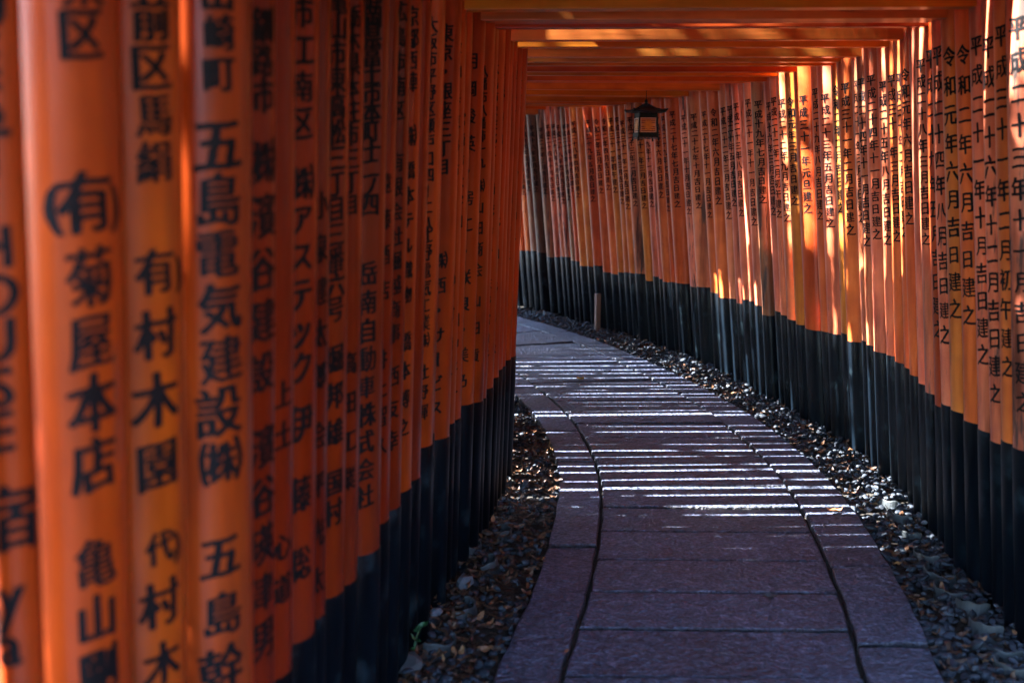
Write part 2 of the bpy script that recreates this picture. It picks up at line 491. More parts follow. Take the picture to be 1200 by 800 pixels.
# gates whose right pillar is seen: left edge of that pillar where black meets orange (pixel), height of that line (pixel), hue, date on it
RIGHT = [
 (1187, 531, 'Q', '平成二十三年十一月吉日建之'), (1173, 522, 'O', '平成三十一年二月初午建之'), (1160, 522, 'P', '平成二十六年十二月吉日建之'),
 (1146, 508, 'P', '平成二十一年十月吉日建之'), (1129.5, 497, 'O', '令和二年六月吉日建之'), (1114, 484, 'Y', '令和元年六月吉日建之'),
 (1103, 476, 'P', '平成二十四年八月吉日建之'), (1095, 478, 'R', '平成二十九年五月吉日建之'), (1084, 462, 'P', '平成二十八年三月吉日建之'),
 (1076.5, 451, 'P', ''), (1066, 440, 'O', '令和元年六月吉日建之'), (1060, 432, 'O', '平成三十年二月吉日建之'),
 (1049, 425, 'O', '平成三十一年三月吉日建之'), (1039.5, 416, 'P', '平成二十五年八月吉日建之'), (1024.5, 412, 'P', '平成二十四年十一月吉日建之'),
 (1016, 404, 'P', '平成二十四年十一月吉日建之'), (1010, 399, 'P', '平成二十一年三月吉日建之'), (993, 399, 'O', '平成三十一年二月吉日建之'),
 (986, 390, 'Y', '令和二年二月吉日建之'), (970, 389.5, 'P', '平成二十三年五月吉日建之'), (962, 387, 'O', '平成二十九年八月吉日建之'),
 (943, 384.6, 'R', '平成三十一年元旦建之'), (932.5, 379, 'Y', '令和元年三月吉日建之'), (922, 373, 'P', '平成二十二年九月吉日建之'),
 (915, 368, 'P', '平成二十二年二月初午建之'), (908, 363, 'P', '平成十六年三月吉日建之'), (893, 368, 'W', '平成十九年七月吉日建之'),
 (884, 356, 'P', '平成二十一年十一月吉日建之'), (878, 351.5, 'P', ''), (870, 349, 'P', '平成二十三年八月吉日建之'),
 (863, 354, 'Q', '平成二十年五月吉日建之'), (854.5, 348, 'P', '平成二十二年三月吉日建之'), (841, 347, 'O', '令和二年六月吉日建之'),
 (832, 341, 'O', '平成二十七年十一月吉日建之'), (816.5, 334, 'P', '平成二十七年十月吉日建之'), (808, 334, 'Q', '平成二十一年十月吉日建之'),
 (791, 329.6, 'R', '平成二十七年七月吉日建之'), (786, 329, 'R', '平成二十九年七月吉日建之'), (776, 328, 'O', '令和元年六月吉日建之'),
 (772, 325, 'P', ''), (765, 322, 'P', '平成十九年十一月吉日建之'), (755.6, 327, 'Y', '平成三十一年三月吉日建之'),
 (744, 318.5, 'Q', '平成二十三年二月吉日建之'), (737, 318, 'Y', '平成三十一年二月吉日建之'), (731, 317, 'O', '平成三十一年三月吉日建之'),
 (723.5, 317, 'Y', '平成三十一年初午建之'), (715, 319, 'O', '令和二年四月吉日建之'), (706, 317, 'O', '令和二年五月吉日建之'),
 (695, 309, 'R', '平成二十九年五月吉日建之'), (687.5, 310, 'Y', ''), (679, 309.5, 'Y', '平成二十八年四月吉日建之'),
 (674, 304, 'R', '平成三十年十月吉日建之'), (668.6, 303.5, 'W', '平成二十八年十月吉日建之'), (662, 299, 'Q', '平成二十八年四月吉日建之'),
 (656.6, 299, 'Q', '平成二十六年六月吉日建之'), (649.5, 299, 'P', '平成二十四年十月吉日建之'), (640, 299, 'W', '平成二十年三月吉日建之'),
 (629, 294, 'D', '平成十八年五月吉日建之'), (622, 292, 'W', '平成十七年五月吉日建之'), (615.5, 292, 'O', '平成三十一年二月吉日建之'),
 (608, 291.5, 'R', ''),
]
# left pillars, near to far: right edge (pixel) at a height, hue, text column (pixel), segments (text, y of first, y of last, width m, height m, shift)
NEAR = [
 (38, 1.5, 'O', -4, [('GUEST', -60, 178, .07, .075, 0), ('HOUSE', 290, 510, .07, .075, 0), ('宿', 617, 617, .085, .09, 0), ('ya', 705, 762, .075, .085, 0)]),
 (148, 1.5, 'O', 107, [('城東区', -85, 40, .062, .07, 0), ('有', 237, 237, .08, .085, 0), ('(', 237, 237, .07, .07, -.048), (')', 237, 237, .07, .07, .045), ('菊屋本店', 325, 545, .072, .085, 0), ('亀山剛', 660, 787, .066, .08, 0)]),
 (217, 1.5, 'Y', 184, [('前区馬絹', 22, 190, .066, .07, 0), ('有', 318, 318, .07, .075, 0), (')', 318, 318, .065, .065, .045), ('村木園', 392, 545, .08, .088, 0), ('代', 642, 642, .052, .058, 0), (')', 642, 642, .055, .055, .034), ('村木', 708, 778, .075, .085, 0)]),
 (297, 1.5, 'O', 259, [('山崎町', -8, 87, .06, .066, 0), ('五島電気建設㈱', 170, 540, .086, .092, 0), ('五島幹', 650, 782, .084, .092, 0)]),
 (323, 1.5, 'R', 309, [('釧路市', 30, 112, .06, .066, 0), ('㈱濱谷建設', 190, 437, .075, .085, 0), ('濱谷瑛津男', 525, 752, .075, .085, 0)]),
 (345, 1.3, 'R', 338, [('上土', 462, 510, .06, .065, 0), ('心道', 640, 690, .06, .065, 0)]),
 (369, .62, 'R', 354, [('市工南区', 15, 145, .062, .07, 0), ('㈱', 215, 215, .08, .085, 0), ('アステック', 257, 430, .07, .075, 0), ('伊藤聡', 496, 660, .07, .085, 0)]),
 (382, .62, 'R', 376, [('小泉建太郎', 240, 440, .055, .07, 0), ('会平光太', 510, 680, .055, .07, 0)]),
 (403, .62, 'R', 394, [('亀山市東高松三丁目三番六号', 0, 362, .062, .068, 0), ('堀邦雄', 420, 506, .066, .075, 0), ('国村', 565, 600, .066, .075, 0)]),
 (419, .62, 'R', 411, [('栃木県本庄市三丁目', 20, 240, .055, .06, 0), ('高田工業', 425, 560, .06, .065, 0)]),
 (445, .62, 'R', 433, [('静岡県富士市本町十二ノ四', -2, 240, .062, .066, 0), ('岳南自動車株式会社', 320, 580, .06, .07, 0)]),
 (456, .62, 'R', 450, [('遠藤酒店', 215, 340, .055, .06, 0), ('井上智久', 420, 520, .055, .065, 0)]),
 (470, .62, 'R', 464, [('広島市南区', 15, 130, .056, .06, 0), ('有限会社堀越商事', 190, 390, .056, .062, 0), ('西友幸', 440, 515, .056, .065, 0)]),
 (482, .62, 'O', 478, [('京都西陣', 20, 97, .056, .062, 0), ('㈱', 160, 160, .06, .07, 0), ('橋本テル織物', 200, 345, .056, .062, 0), ('橋本博之', 400, 500, .056, .065, 0)]),
 (493, .62, 'R', None, []),  # filler gate, added to close a gap that let sun onto the path
]
LEFT_OF = {  # the same for the left pillars of the first gates of RIGHT
 0: (507, 500, [('大阪市平野区瀬戸口四ー二八', 30, 262, .05, .054, 0), ('辻野電気工業㈱', 275, 398, .052, .06, 0), ('辻野輝', 435, 482, .052, .058, 0)]),
 1: (508.5, None, []),
 2: (527, 517, [('東京・銀座三丁目', 40, 196, .062, .068, 0), ('㈱西・サービス', 305, 476, .06, .066, 0)]),
 3: (533, 530, [('愛知県東海市', 55, 200, .05, .056, 0), ('中村清一', 330, 440, .05, .06, 0)]),
 4: (540, 537, [('宮崎市大字田', 140, 260, .05, .056, 0), ('田中平一', 375, 460, .05, .06, 0)]),
 5: (554, 547, [('月岡峻英・房工・咲良・美乃', 72, 446, .056, .066, 0)]),
 6: (566, 561, [('八幡市八幡柿一九', 84, 190, .048, .054, 0), ('㈱山田商会', 218, 316, .056, .064, 0), ('山田貢', 352, 416, .056, .064, 0)]),
 7: (570, None, []),
 8: (578, 574.5, [('広島市安佐北区', 82, 178, .046, .052, 0), ('崎茂幸子', 222, 294, .046, .054, 0), ('左野富貴子', 332, 416, .046, .054, 0)]),
 9: (583.5, 582, [('京都市南区', 84, 190, .044, .05, 0), ('北川比呂志', 260, 410, .044, .05, 0)]),
 10: (588, None, []),
 11: (592, 590, [('名古屋市', 84, 160, .044, .05, 0), ('水口吉幸', 340, 400, .044, .05, 0)]),
 12: (598, 596, [('香川県三木丁', 76, 134, .042, .046, 0), ('四国商工', 200, 300, .042, .05, 0)]),
 13: (604, 602, [('東京都港区', 90, 160, .044, .052, 0), ('冷大博夢', 204, 280, .046, .054, 0), ('口森彩仁', 318, 380, .042, .05, 0)]),
}

def solve(fn, target, lo, hi):
    a, b = fn(lo) - target, fn(hi) - target
    for _ in range(50):
        m = (lo + hi) / 2; v = fn(m) - target
        if (v > 0) == (a > 0): lo = m
        else: hi = m
    return (lo + hi) / 2

BW = 0.633
def right_edge_px(y, r):      # left silhouette of a right pillar at the height of the black line
    x = on(ROW, y) - BW * LEAN_R
    p = project(x, y, BW); ca = math.cos(math.atan2(x, y))
    return p[0] - r * F_PX / (p[2] * max(ca, .5))

gates = []
rad = [0.058] * len(RIGHT)
for it in range(1):
    ys = [solve(lambda y, r=r: right_edge_px(y, r), g[0], 2.5, 14.5) for g, r in zip(RIGHT, rad)]
    y0 = list(ys)
    for _ in range(40):                  # even out the spacing a little
        for i in range(1, len(ys) - 1):
            ys[i] = min(max(.5 * ys[i] + .25 * (ys[i - 1] + ys[i + 1]), y0[i] - .045), y0[i] + .045)
    pts = [np.array((on(ROW, y), y)) for y in ys]
    gap = [np.linalg.norm(a - b) for a, b in zip(pts, pts[1:])]
    new = [.055] * len(rad)
    for _ in range(120):
        for i, d in enumerate(gap):
            e = d - .006 - new[i] - new[i + 1]
            new[i] = min(max(new[i] + e * .3, .034), .098); new[i + 1] = min(max(new[i + 1] + e * .3, .034), .098)
    for _ in range(60):
        for i, d in enumerate(gap):
            e = d - .002 - new[i] - new[i + 1]
            if e < 0: new[i] += e * .5; new[i + 1] += e * .5
    rad = new
for i, (g, y, r) in enumerate(zip(RIGHT, ys, rad)):
    yaw = yaw_at(y)
    def edge(x, y=y, r=r):
        x = x - BW * LEAN_R; p = project(x, y, BW)
        return p[0] - r * F_PX / (p[2] * max(math.cos(math.atan2(x, y)), .5))
    rx, ry = solve(edge, g[0], -2.0, 3.2), y       # the inner edge as photographed, the girth outward of it
    def left_px(W):
        x, yy = rx - W * math.cos(yaw) + 0.62 * LEAN_L, ry - W * math.sin(yaw)
        p = project(x, yy, 0.62); return p[0] + r * F_PX / p[2]
    if i in LEFT_OF: W = solve(left_px, LEFT_OF[i][0], 1.95, 2.5)
    else:
        W = 2.24
        while left_px(W) > 602 and W < 2.6: W += 0.01
    bh = CAM_H - (g[1] - 195) * y / F_PX * 1.0
    gates.append(dict(y=y, r=r, yaw=yaw, right=(rx, ry), W=W, hue=g[2], date=g[3], bh=min(max(bh, .5), .78), seg=LEFT_OF.get(i, (0, None, []))[2], tx=LEFT_OF.get(i, (0, None))[1], idx=i, near=False))
nr = [0.068, 0.072, 0.072, 0.074, 0.06, 0.05, 0.062, 0.045, 0.06, 0.052, 0.064, 0.045, 0.055, 0.055, .05]
def near_px(y, r, z):
    x = on(LEFTROW, y) + z * LEAN_L
    p = project(x, y, z); return p[0] + r * F_PX / (p[2] * math.cos(math.atan2(x, y)))
nys = [solve(lambda y, r=r, z=n[1]: near_px(y, r, z), n[0], 0.9, 4.2) for n, r in zip(NEAR, nr)]
for i, (n, r, y) in enumerate(zip(NEAR, nr, nys)):
    yaw = yaw_at(y); lx = on(LEFTROW, y)
    W = (on(ROW, y) - lx) / math.cos(yaw)
    bh = [.62, .62, .6, .62, .62, .6, .62, .6, .6, .57, .6, .63, .62, .63, .62][i]
    gates.append(dict(y=y, r=r, yaw=yaw, right=(lx + W * math.cos(yaw), y + W * math.sin(yaw)), W=W, hue=n[2], date='平成二十年三月吉日建之', bh=bh, seg=n[4], tx=n[3], idx=i, near=True))
for k in range(6):
    y = 1.18 - 0.24 * k
    lx = on(LEFTROW, y) if y > .4 else -0.86 - (0.4 - y) * .12
    rx_ = on(ROW, y) if y > .6 else 1.5 - (.6 - y) * .1
    gates.append(dict(y=y, r=.066, yaw=yaw_at(y), right=(rx_, y), W=rx_ - lx, hue='OYRORO'[k], date='', bh=.62, seg=[], tx=None, idx=200 + k, near=False))
yy = ys[-1]
for k in range(5):
    yy += 0.17
    gates.append(dict(y=yy, r=0.06, yaw=yaw_at(yy), right=(on(ROW, yy), yy), W=2.24, hue='OYRPOWR'[k], date='', bh=.62, seg=[], tx=None, idx=100 + k, near=False))
gates.sort(key=lambda g: g['y'])
def slit(y):       # daylight left between one gate's top beam and the next
    if y < 3.3 or y > 13.2: return 0.003
    if y < 4.9: return rng.choice((0.03, 0.045, 0.06))
    d = rng.choice((0.01, 0.03, 0.05, 0.07, 0.09)) if y < 10 else rng.choice((0.05, 0.07, 0.09, 0.10))
    return min(d, .018) if 9.7 < y < 11.0 else d
for a in gates: a['tb'] = min(abs(a['y'] - b['y']) for b in gates if b is not a)
cut = []
for a, b in zip(gates, gates[1:]):
    m, d = (b['y'] - a['y']) / 2, slit((a['y'] + b['y']) / 2)
    a['back'] = m - d / 2; b['front'] = -m + d / 2
gates[0]['front'] = -0.1; gates[-1]['back'] = 0.1
# the left pillars stand closer together than the beams: shift each a little along the row, then fit its girth
for g in gates: g['ly'] = g['right'][1] - g['W'] * math.sin(g['yaw']); g['ly0'] = g['ly']
for it in range(60):
    for a, b, c_ in zip(gates, gates[1:], gates[2:]):
        t = (a['ly'] + c_['ly']) / 2
        b['ly'] = min(max(b['ly'] * .5 + t * .5, b['ly0'] - .045), b['ly0'] + .045)
def slot(y):
    if y < 4.75 or y > 9.3: return 0.0015
    if y > 8.3: return rng.choice((0.001, 0.001, 0.012))
    return rng.choice((0.001, 0.001, 0.004, 0.026, 0.045)) if y < 6.4 else rng.choice((0.001, 0.001, 0.004, 0.02, 0.05))
for a, b in zip(gates, gates[1:]): a['sl'] = (b['ly'] - a['ly']) / math.cos(a['yaw']) - slot(a['ly'])
for g in gates: g['rl'] = g['r']
for it in range(80):
    for a, b in zip(gates, gates[1:]):
        e = a['sl'] - a['rl'] - b['rl']
        a['rl'] = min(max(a['rl'] + e * .3, .036), .082); b['rl'] = min(max(b['rl'] + e * .3, .036), .082)
for it in range(40):
    for a, b in zip(gates, gates[1:]):
        e = a['sl'] - a['rl'] - b['rl']
        if e < 0: a['rl'] += e * .5; b['rl'] += e * .5
for g in gates:                      # keep each left pillar's inner edge where the photograph shows it
    tgt = (NEAR[g['idx']][0], NEAR[g['idx']][1]) if g['near'] else ((LEFT_OF[g['idx']][0], .62) if g['idx'] in LEFT_OF else None)
    if not tgt: continue
    c, s = math.cos(g['yaw']), math.sin(g['yaw']); q = g['ly'] - g['ly0']
    def px(W):
        lx = -W + tgt[1] * LEAN_L
        x, y = g['right'][0] + c * lx - s * q, g['right'][1] + s * lx + c * q
        p = project(x, y, tgt[1]); return p[0] + g['rl'] * F_PX / (p[2] * math.cos(math.atan2(x, y)))
    g['W'] = solve(px, tgt[0], 1.9, 2.7)
print('GAPS', [round(d - a - b, 3) for d, a, b in zip(gap, rad, rad[1:])])
print('RL', [round(g['rl'],3) for g in gates], 'GATES', len(gates), [(round(g['y'], 2), round(g['r'], 3), round(g['W'], 2), round(g['bh'], 2)) for g in gates])

def pillar(parent, ax, r, top, bh, hue):
    """ax(z) -> axis point in the gate's frame; the timber, and the black wrap round its foot"""
    seg = 24; ph = rng.uniform(0, 9)
    def rad_at(z): return r * (1.0 - 0.025 * (z / 2.6)) + 0.0012 * math.sin(z * 3.1 + ph)
    zs = [-0.06, 0.3, bh, 0.95, 1.3, 1.65, 2.0, 2.3, top - 0.006, top]
    V, Fc = [], []
    for z in zs:
        a = ax(z); rr = rad_at(z) - (0.006 if z == top else 0)
        for k in range(seg):
            t = k / seg * math.tau
            q = rr * (1 + 0.006 * math.sin(3 * t + ph + z * .7))
            V.append((a[0] + q * math.cos(t), a[1] + q * math.sin(t), z))
    for i in range(len(zs) - 1):
        for k in range(seg):
            Fc.append((i * seg + k, i * seg + (k + 1) % seg, (i + 1) * seg + (k + 1) % seg, (i + 1) * seg + k))
    Fc.append(tuple(range(seg - 1, -1, -1))); Fc.append(tuple((len(zs) - 1) * seg + k for k in range(seg)))
    o = link_mesh('pillar', V, Fc, PAINT, parent, smooth=True); o.color = hue
    V, Fc = [], []
    zb = [-0.055, 0.2, 0.4, bh - 0.004, bh]
    for z in zb:
        a = ax(z); rr = rad_at(z) + (0.0028 if z < bh else 0.0008)
        for k in range(seg):
            t = k / seg * math.tau
            q = rr * (1 + 0.006 * math.sin(3 * t + ph + z * .7))
            V.append((a[0] + q * math.cos(t), a[1] + q * math.sin(t), z + (0.0015 * math.sin(2 * t + ph) if z > .45 else 0)))
    for i in range(len(zb) - 1):
        for k in range(seg):
            Fc.append((i * seg + k, i * seg + (k + 1) % seg, (i + 1) * seg + (k + 1) % seg, (i + 1) * seg + k))
    link_mesh('pillar_base', V, Fc, BLACK, o, smooth=True)
    return o, rad_at

def jitter(h, amount=0.1):
    k = 1 + rng.uniform(-amount, amount)
    return (h[0] * k, h[1] * k * (1 + rng.uniform(-amount, amount)), h[2] * k * (1 + rng.uniform(-amount, amount)), min(1, max(0, h[3] + rng.uniform(-.08, .08))))

for g in gates:
    W, r, yaw = g['W'], g['r'], g['yaw']
    c, s = math.cos(yaw), math.sin(yaw)
    rx, ry = g['right']
    ox, oy = rx - c * W / 2, ry - s * W / 2
    root = empty('torii_gate', (ox, oy, 0), yaw)
    g['root'] = root
    hue = jitter(HUES[g['hue']])
    dz = rng.uniform(-0.03, 0.03)
    top = 2.92 + dz
    axR = lambda z, W=W: (W / 2 - z * LEAN_R, 0.0)
    axL = lambda z, W=W, q=g['ly'] - g['ly0']: (-W / 2 + z * LEAN_L, q)
    pr, radR = pillar(root, axR, r, top, g['bh'], hue)
    lhue_shaded = jitter((0.22, 0.020, 0.002, .35)) if g['near'] and g['hue'] == 'R' else (hue[0] * .56, hue[1] * .36, hue[2] * .12, .5) if g['near'] else jitter((.40, .053, .006, .3))  # left paint darkened: the shade on this row is put into its colour
    pl, radL = pillar(root, axL, g['rl'], top, g['bh'] + (0 if g['near'] else rng.uniform(-.02, .02)), lhue_shaded)
    # beams
    tb = min(rng.uniform(.055, .085), g['tb'] * 0.62) / 2
    tf, tk = g['front'], g['back']
    zb = 2.262 + rng.uniform(-.008, .008) if rng.random() < .42 else rng.uniform(2.30, 2.38)
    bhgt = rng.uniform(.12, .17)
    xl, xr = axL(zb)[0], axR(zb)[0]
    bm = bmesh.new(); bm_box(bm, (xl - .17, -tb, zb), (xr + .17, tb, zb + bhgt), 0.004)
    o = link_bm('tie_beam', bm, PAINT_BEAM, root); o.color = jitter(HUES['R'] if g['hue'] == 'R' else rng.choice(((.74, .24, .02, .3), (.72, .25, .05, .5), (.70, .15, .02, .2), (.46, .18, .05, .8), (.74, .22, .04, .4))), 0.1)
    xl, xr = axL(top)[0], axR(top)[0]
    bm = bmesh.new()
    bm_box(bm, (xl - .26, tf, top - 0.012), (xr + .26, tk, top + 0.11), 0.004)
    o = link_bm('lintel', bm, PAINT_BEAM, root); o.color = jitter(hue, 0.16)
    bm = bmesh.new()
    bm_box(bm, (xl - .32, tf, top + 0.112), (xr + .32, tk, top + 0.20), 0.008)
    link_bm('lintel_cap', bm, CAP, o)
    # writing
    if g['date']:
        k = len(g['date'])
        z0 = 2.11 + rng.uniform(-.03, .02)
        pitch = 0.105 if (not g['near'] and g['idx'] < 8) else rng.uniform(0.066, 0.073)
        if k <= 10: pitch *= 1.06
        turn = R(40)
        if not g['near'] and g['idx'] < 100:            # written where the next pillar does not hide it
            i = g['idx']; hi = RIGHT[i - 1][0] if i else RIGHT[0][0] + 26
            def pxr(a):
                lx, ly = axR(1.5)[0] - g['r'] * math.sin(a), -g['r'] * math.cos(a)
                return project(ox + c * lx - s * ly, oy + s * lx + c * ly, 1.5)[0]
            b0, b1 = project(ox + c * axR(BW)[0], oy + s * axR(BW)[0], BW)[0], project(ox + c * axR(1.5)[0], oy + s * axR(1.5)[0], 1.5)[0]
            turn = min(max(solve(pxr, (RIGHT[i][0] + hi) / 2 - b0 + b1, R(85), R(-20)), R(18)), R(62))
        w = min(0.064 if g['idx'] < 8 else 0.06, r * 1.1)
        inscription([(g['date'], z0, z0 - pitch * (k - 1), w, min(pitch * .9, .082), 0)], axR, radR, turn, -1, pr)
    if g['seg']:
        # turn the column of writing until it shows where the photograph has it
        a0 = R(25)
        def px(a):
            n = (math.sin(a), -math.cos(a)); z = 1.5
            lx, ly = axL(z)[0] + g['rl'] * n[0], axL(z)[1] + g['rl'] * n[1]
            return project(ox + c * lx - s * ly, oy + s * lx + c * ly, z)[0]
        a0 = min(max(solve(px, g['tx'], R(-30), R(75)), R(-20)), R(62))
        lx, ly = axL(1.5); d = oy + s * lx
        def zof(ypx): 
            def py(z): return project(ox + c * axL(z)[0], oy + s * axL(z)[0] + axL(z)[1] - r * .8, z)[1]
            return solve(py, ypx, -1.0, 3.2)
        segs = [(t, zof(a), zof(b), w, h, dx) for t, a, b, w, h, dx in g['seg']]
        inscription(segs, axL, radL, a0, 1, pl)

bpy.data.objects.remove(_to); bpy.data.curves.remove(_cu)
# ------------------------------------------------------------------ names of the gates
def gate_label(g):
    d, hw = g['date'], HUE_WORDS[g['hue']]
    if g['near'] and not g['seg']: return 'narrow filler torii gate added to block sun between the left writings 橋本テル織物 and 大阪市平野区'
    if g['near']:
        word = ['GUEST HOUSE 宿ya', '菊屋本店', '村木園', '五島電気建設㈱', '㈱濱谷建設', '心道', '㈱アステック', '小泉建太郎', '亀山市東高松三丁目', '高田工業',
                '岳南自動車株式会社', '遠藤酒店', '有限会社堀越商事', '橋本テル織物'][g['idx']]
        return 'torii gate whose %s left pillar carries the writing %s' % ({'O': 'orange', 'Y': 'golden orange', 'R': 'shade-darkened red', }[g['hue']], word)
    return None
order = [g for g in gates if not g['near'] and g['idx'] < 100]      # near to far
count = {}
for g in order: count[g['date']] = count.get(g['date'], 0) + 1
for k, g in enumerate(order):
    nb = lambda j: order[j]['date'] if 0 <= j < len(order) and order[j]['date'] and count[order[j]['date']] == 1 else None
    hw = HUE_WORDS[g['hue']]
    if not g['date']:
        if k == len(order) - 1: g['label'] = 'red orange torii gate, last one visible where the path bends out of sight'
        else: g['label'] = 'narrow %s torii gate squeezed behind the gate dated %s' % (hw, order[k - 1]['date'])
    elif count[g['date']] == 1: g['label'] = '%s torii gate whose right pillar is dated %s' % (hw, g['date'])
    else:
        j = next((q for q in (k - 1, k + 1, k - 2, k + 2, k - 3, k + 3) if nb(q)), k - 1)
        dist = {1: 'just', 2: 'two gates', 3: 'three gates'}[abs(j - k)]
        g['label'] = '%s torii gate dated %s, %s %s the one dated %s' % (hw, g['date'], dist, 'behind' if j < k else 'in front of', order[j]['date'])
for g in gates:
    if g['near']: g['label'] = gate_label(g)
    if g['idx'] >= 200: g['label'] = 'torii gate at the near mouth of the tunnel, behind the photographer'
    elif g['idx'] >= 100 and not g['near']: g['label'] = 'torii gate standing round the bend where the path leaves the picture'
    tag(g['root'], g['label'], 'torii gate', 'torii gates forming the tunnel')

# ------------------------------------------------------------------ gravel and dead leaves beside the paving
def ico(sub):
    bm = bmesh.new(); bmesh.ops.create_icosphere(bm, subdivisions=sub, radius=1.0)
    v = np.array([x.co[:] for x in bm.verts]); f = np.array([[q.index for q in p.verts] for p in bm.faces]); bm.free()
    return v, f
IV, IF = ico(2)
def scatter_mesh(name, blocks, mat, smooth, label, cat):
    V = np.concatenate([b[0] for b in blocks]); 
    Fs, off = [], 0
    for b in blocks:
        Fs.append(b[1] + off); off += len(b[0])
    T = np.concatenate([np.full((len(b[0]), 1), b[2]) for b in blocks])
    Fa = np.concatenate(Fs); k = Fa.shape[1]
    me = bpy.data.meshes.new(name)
    me.vertices.add(len(V)); me.vertices.foreach_set('co', V.astype(np.float32).ravel())
    me.loops.add(Fa.size); me.loops.foreach_set('vertex_index', Fa.ravel().astype(np.int32))
    me.polygons.add(len(Fa)); me.polygons.foreach_set('loop_start', np.arange(0, Fa.size, k, dtype=np.int32))
    me.polygons.foreach_set('use_smooth', np.full(len(Fa), smooth))
    me.update(calc_edges=True); me.validate()
    at = me.color_attributes.new('tone', 'FLOAT_COLOR', 'POINT')
    at.data.foreach_set('color', np.column_stack([T, T, T, np.ones(len(T))]).astype(np.float32).ravel())
    me.materials.append(mat)
    o = bpy.data.objects.new(name, me); COL.objects.link(o)
    return tag(o, label, cat, kind='stuff')

def rot(a, b, c):
    ca, sa, cb, sb, cc, sc = math.cos(a), math.sin(a), math.cos(b), math.sin(b), math.cos(c), math.sin(c)
    return np.array([[cc, -sc, 0], [sc, cc, 0], [0, 0, 1]]) @ np.array([[cb, 0, sb], [0, 1, 0], [-sb, 0, cb]]) @ np.array([[1, 0, 0], [0, ca, -sa], [0, sa, ca]])

def strip_point(right, lo=1.6, hi=14.0, bias=1.5):
    s = lo + (hi - lo) * nrs.rand() ** bias
    u = nrs.uniform(0.745, 1.22)
    return (*centre_at(s + 2.0, u if right else -u), u)

blocks = []
for right, n in ((True, 7600), (False, 3000)):
    for _ in range(n):
        x, y, u = strip_point(right, 0.8, 13.0, 1.35)
        a = nrs.uniform(0.008, 0.0165) * (1.35 if nrs.rand() < .12 else 1)
        v = IV * np.array([a * nrs.uniform(1, 1.7), a, a * nrs.uniform(.45, .8)])
        v = v * (1 + 0.16 * np.sin(IV[:, [1, 2, 0]] * 3.1 + nrs.rand() * 9) + 0.09 * np.sin(IV[:, [2, 0, 1]] * 6 + nrs.rand() * 9))
        v = v @ rot(nrs.normal() * .35, nrs.normal() * .35, nrs.rand() * 6.28).T
        heap = 0.012 * math.sin((u - 0.745) * 7) 
        v += [x, y, -0.04 + heap + abs(nrs.normal()) * 0.016]
        t = np.clip(nrs.beta(2.2, 3.0) + (0.25 if nrs.rand() < .05 else 0), 0, 1)
        blocks.append((v, IF, t))
scatter_mesh('gravel', blocks, PEBBLE, True, 'grey gravel strips between the paving and the pillars', 'gravel')

def leaf_block(x, y, z, L, wid, curl, ang, tilt, tone, rows=7, cols=4):
    V, Fc = [], []
    for i in range(rows + 1):
        t = i / rows
        w = wid * (math.sin(math.pi * min(1, t * 0.96 + 0.02)) ** 0.8) * (1 - .25 * t)
        for j in range(cols + 1):
            q = j / cols * 2 - 1
            V.append(((t - .5) * L, q * w, curl * ((t - .5) ** 2 * 4 * L * .45 - 0.0) + abs(q) ** 1.4 * w * (0.55 if curl > 0 else -.3) + 0.06 * L * math.sin(t * 9 + q * 3 + ang)))
    for i in range(rows):
        for j in range(cols):
            k = i * (cols + 1) + j; Fc.append((k, k + 1, k + cols + 2, k + cols + 1))
    v = np.array(V) @ rot(tilt[0], tilt[1], ang).T + [x, y, z]
    return v, np.array(Fc), tone
blocks = []
for right, n in ((True, 1300), (False, 2300)):
    for _ in range(n):
        x, y, u = strip_point(right, 0.8, 12.5 if right else 7.5, 1.2)
        L = nrs.uniform(.028, .062)
        blocks.append(leaf_block(x, y, -0.016 + nrs.rand() * .026, L, L * nrs.uniform(.16, .26), nrs.uniform(-.5, .9), nrs.rand() * 6.28,
                                 (nrs.normal() * .4, nrs.normal() * .3), np.clip(nrs.beta(2, 2.6) + (.3 if nrs.rand() < .06 else 0), 0, 1)))
scatter_mesh('fallen_leaves', blocks, LEAF, True, 'brown dead leaves littered over the gravel strips', 'dead leaves')

def unproject(px, py, z=0.0):
    c, s = math.cos(PITCH), math.sin(PITCH)
    u, v = (px - 600) / F_PX, (400 - py) / F_PX
    r = (u, c + v * s, -s + v * c); t = (z - CAM_H) / r[2]
    return r[0] * t, r[1] * t

# single leaves lying on the paving
for px, py, L, wr, ang, mat, lab in (
        (902, 703, .062, .30, .2, DARKLEAF, 'dark oval leaf lying flat on the bare centre slabs of the path'),
        (680, 446, .095, .30, .9, YELLOW, 'yellow dry leaf lying on the far sunlit stretch of path'),
        (978, 601, .085, .16, .25, BROWNLEAF, 'slim orange brown leaf on the right border slabs of the path'),
        (712, 437, .07, .2, 2.8, DARKLEAF, 'small dark leaf just beyond the yellow leaf on the path'),
        (664, 767, .03, .3, 1.2, BROWNLEAF, 'tiny tan leaf caught in the left joint of the paving')):
    x, y = unproject(px, py)
    v, f, _ = leaf_block(x, y, 0.012, L, L * wr, .35, ang, (.1, .05), 0)
    o = link_mesh('fallen_leaf', v - [x, y, 0.012], f, mat, smooth=True); o.location = (x, y, 0.012)
    tag(o, lab, 'leaf')

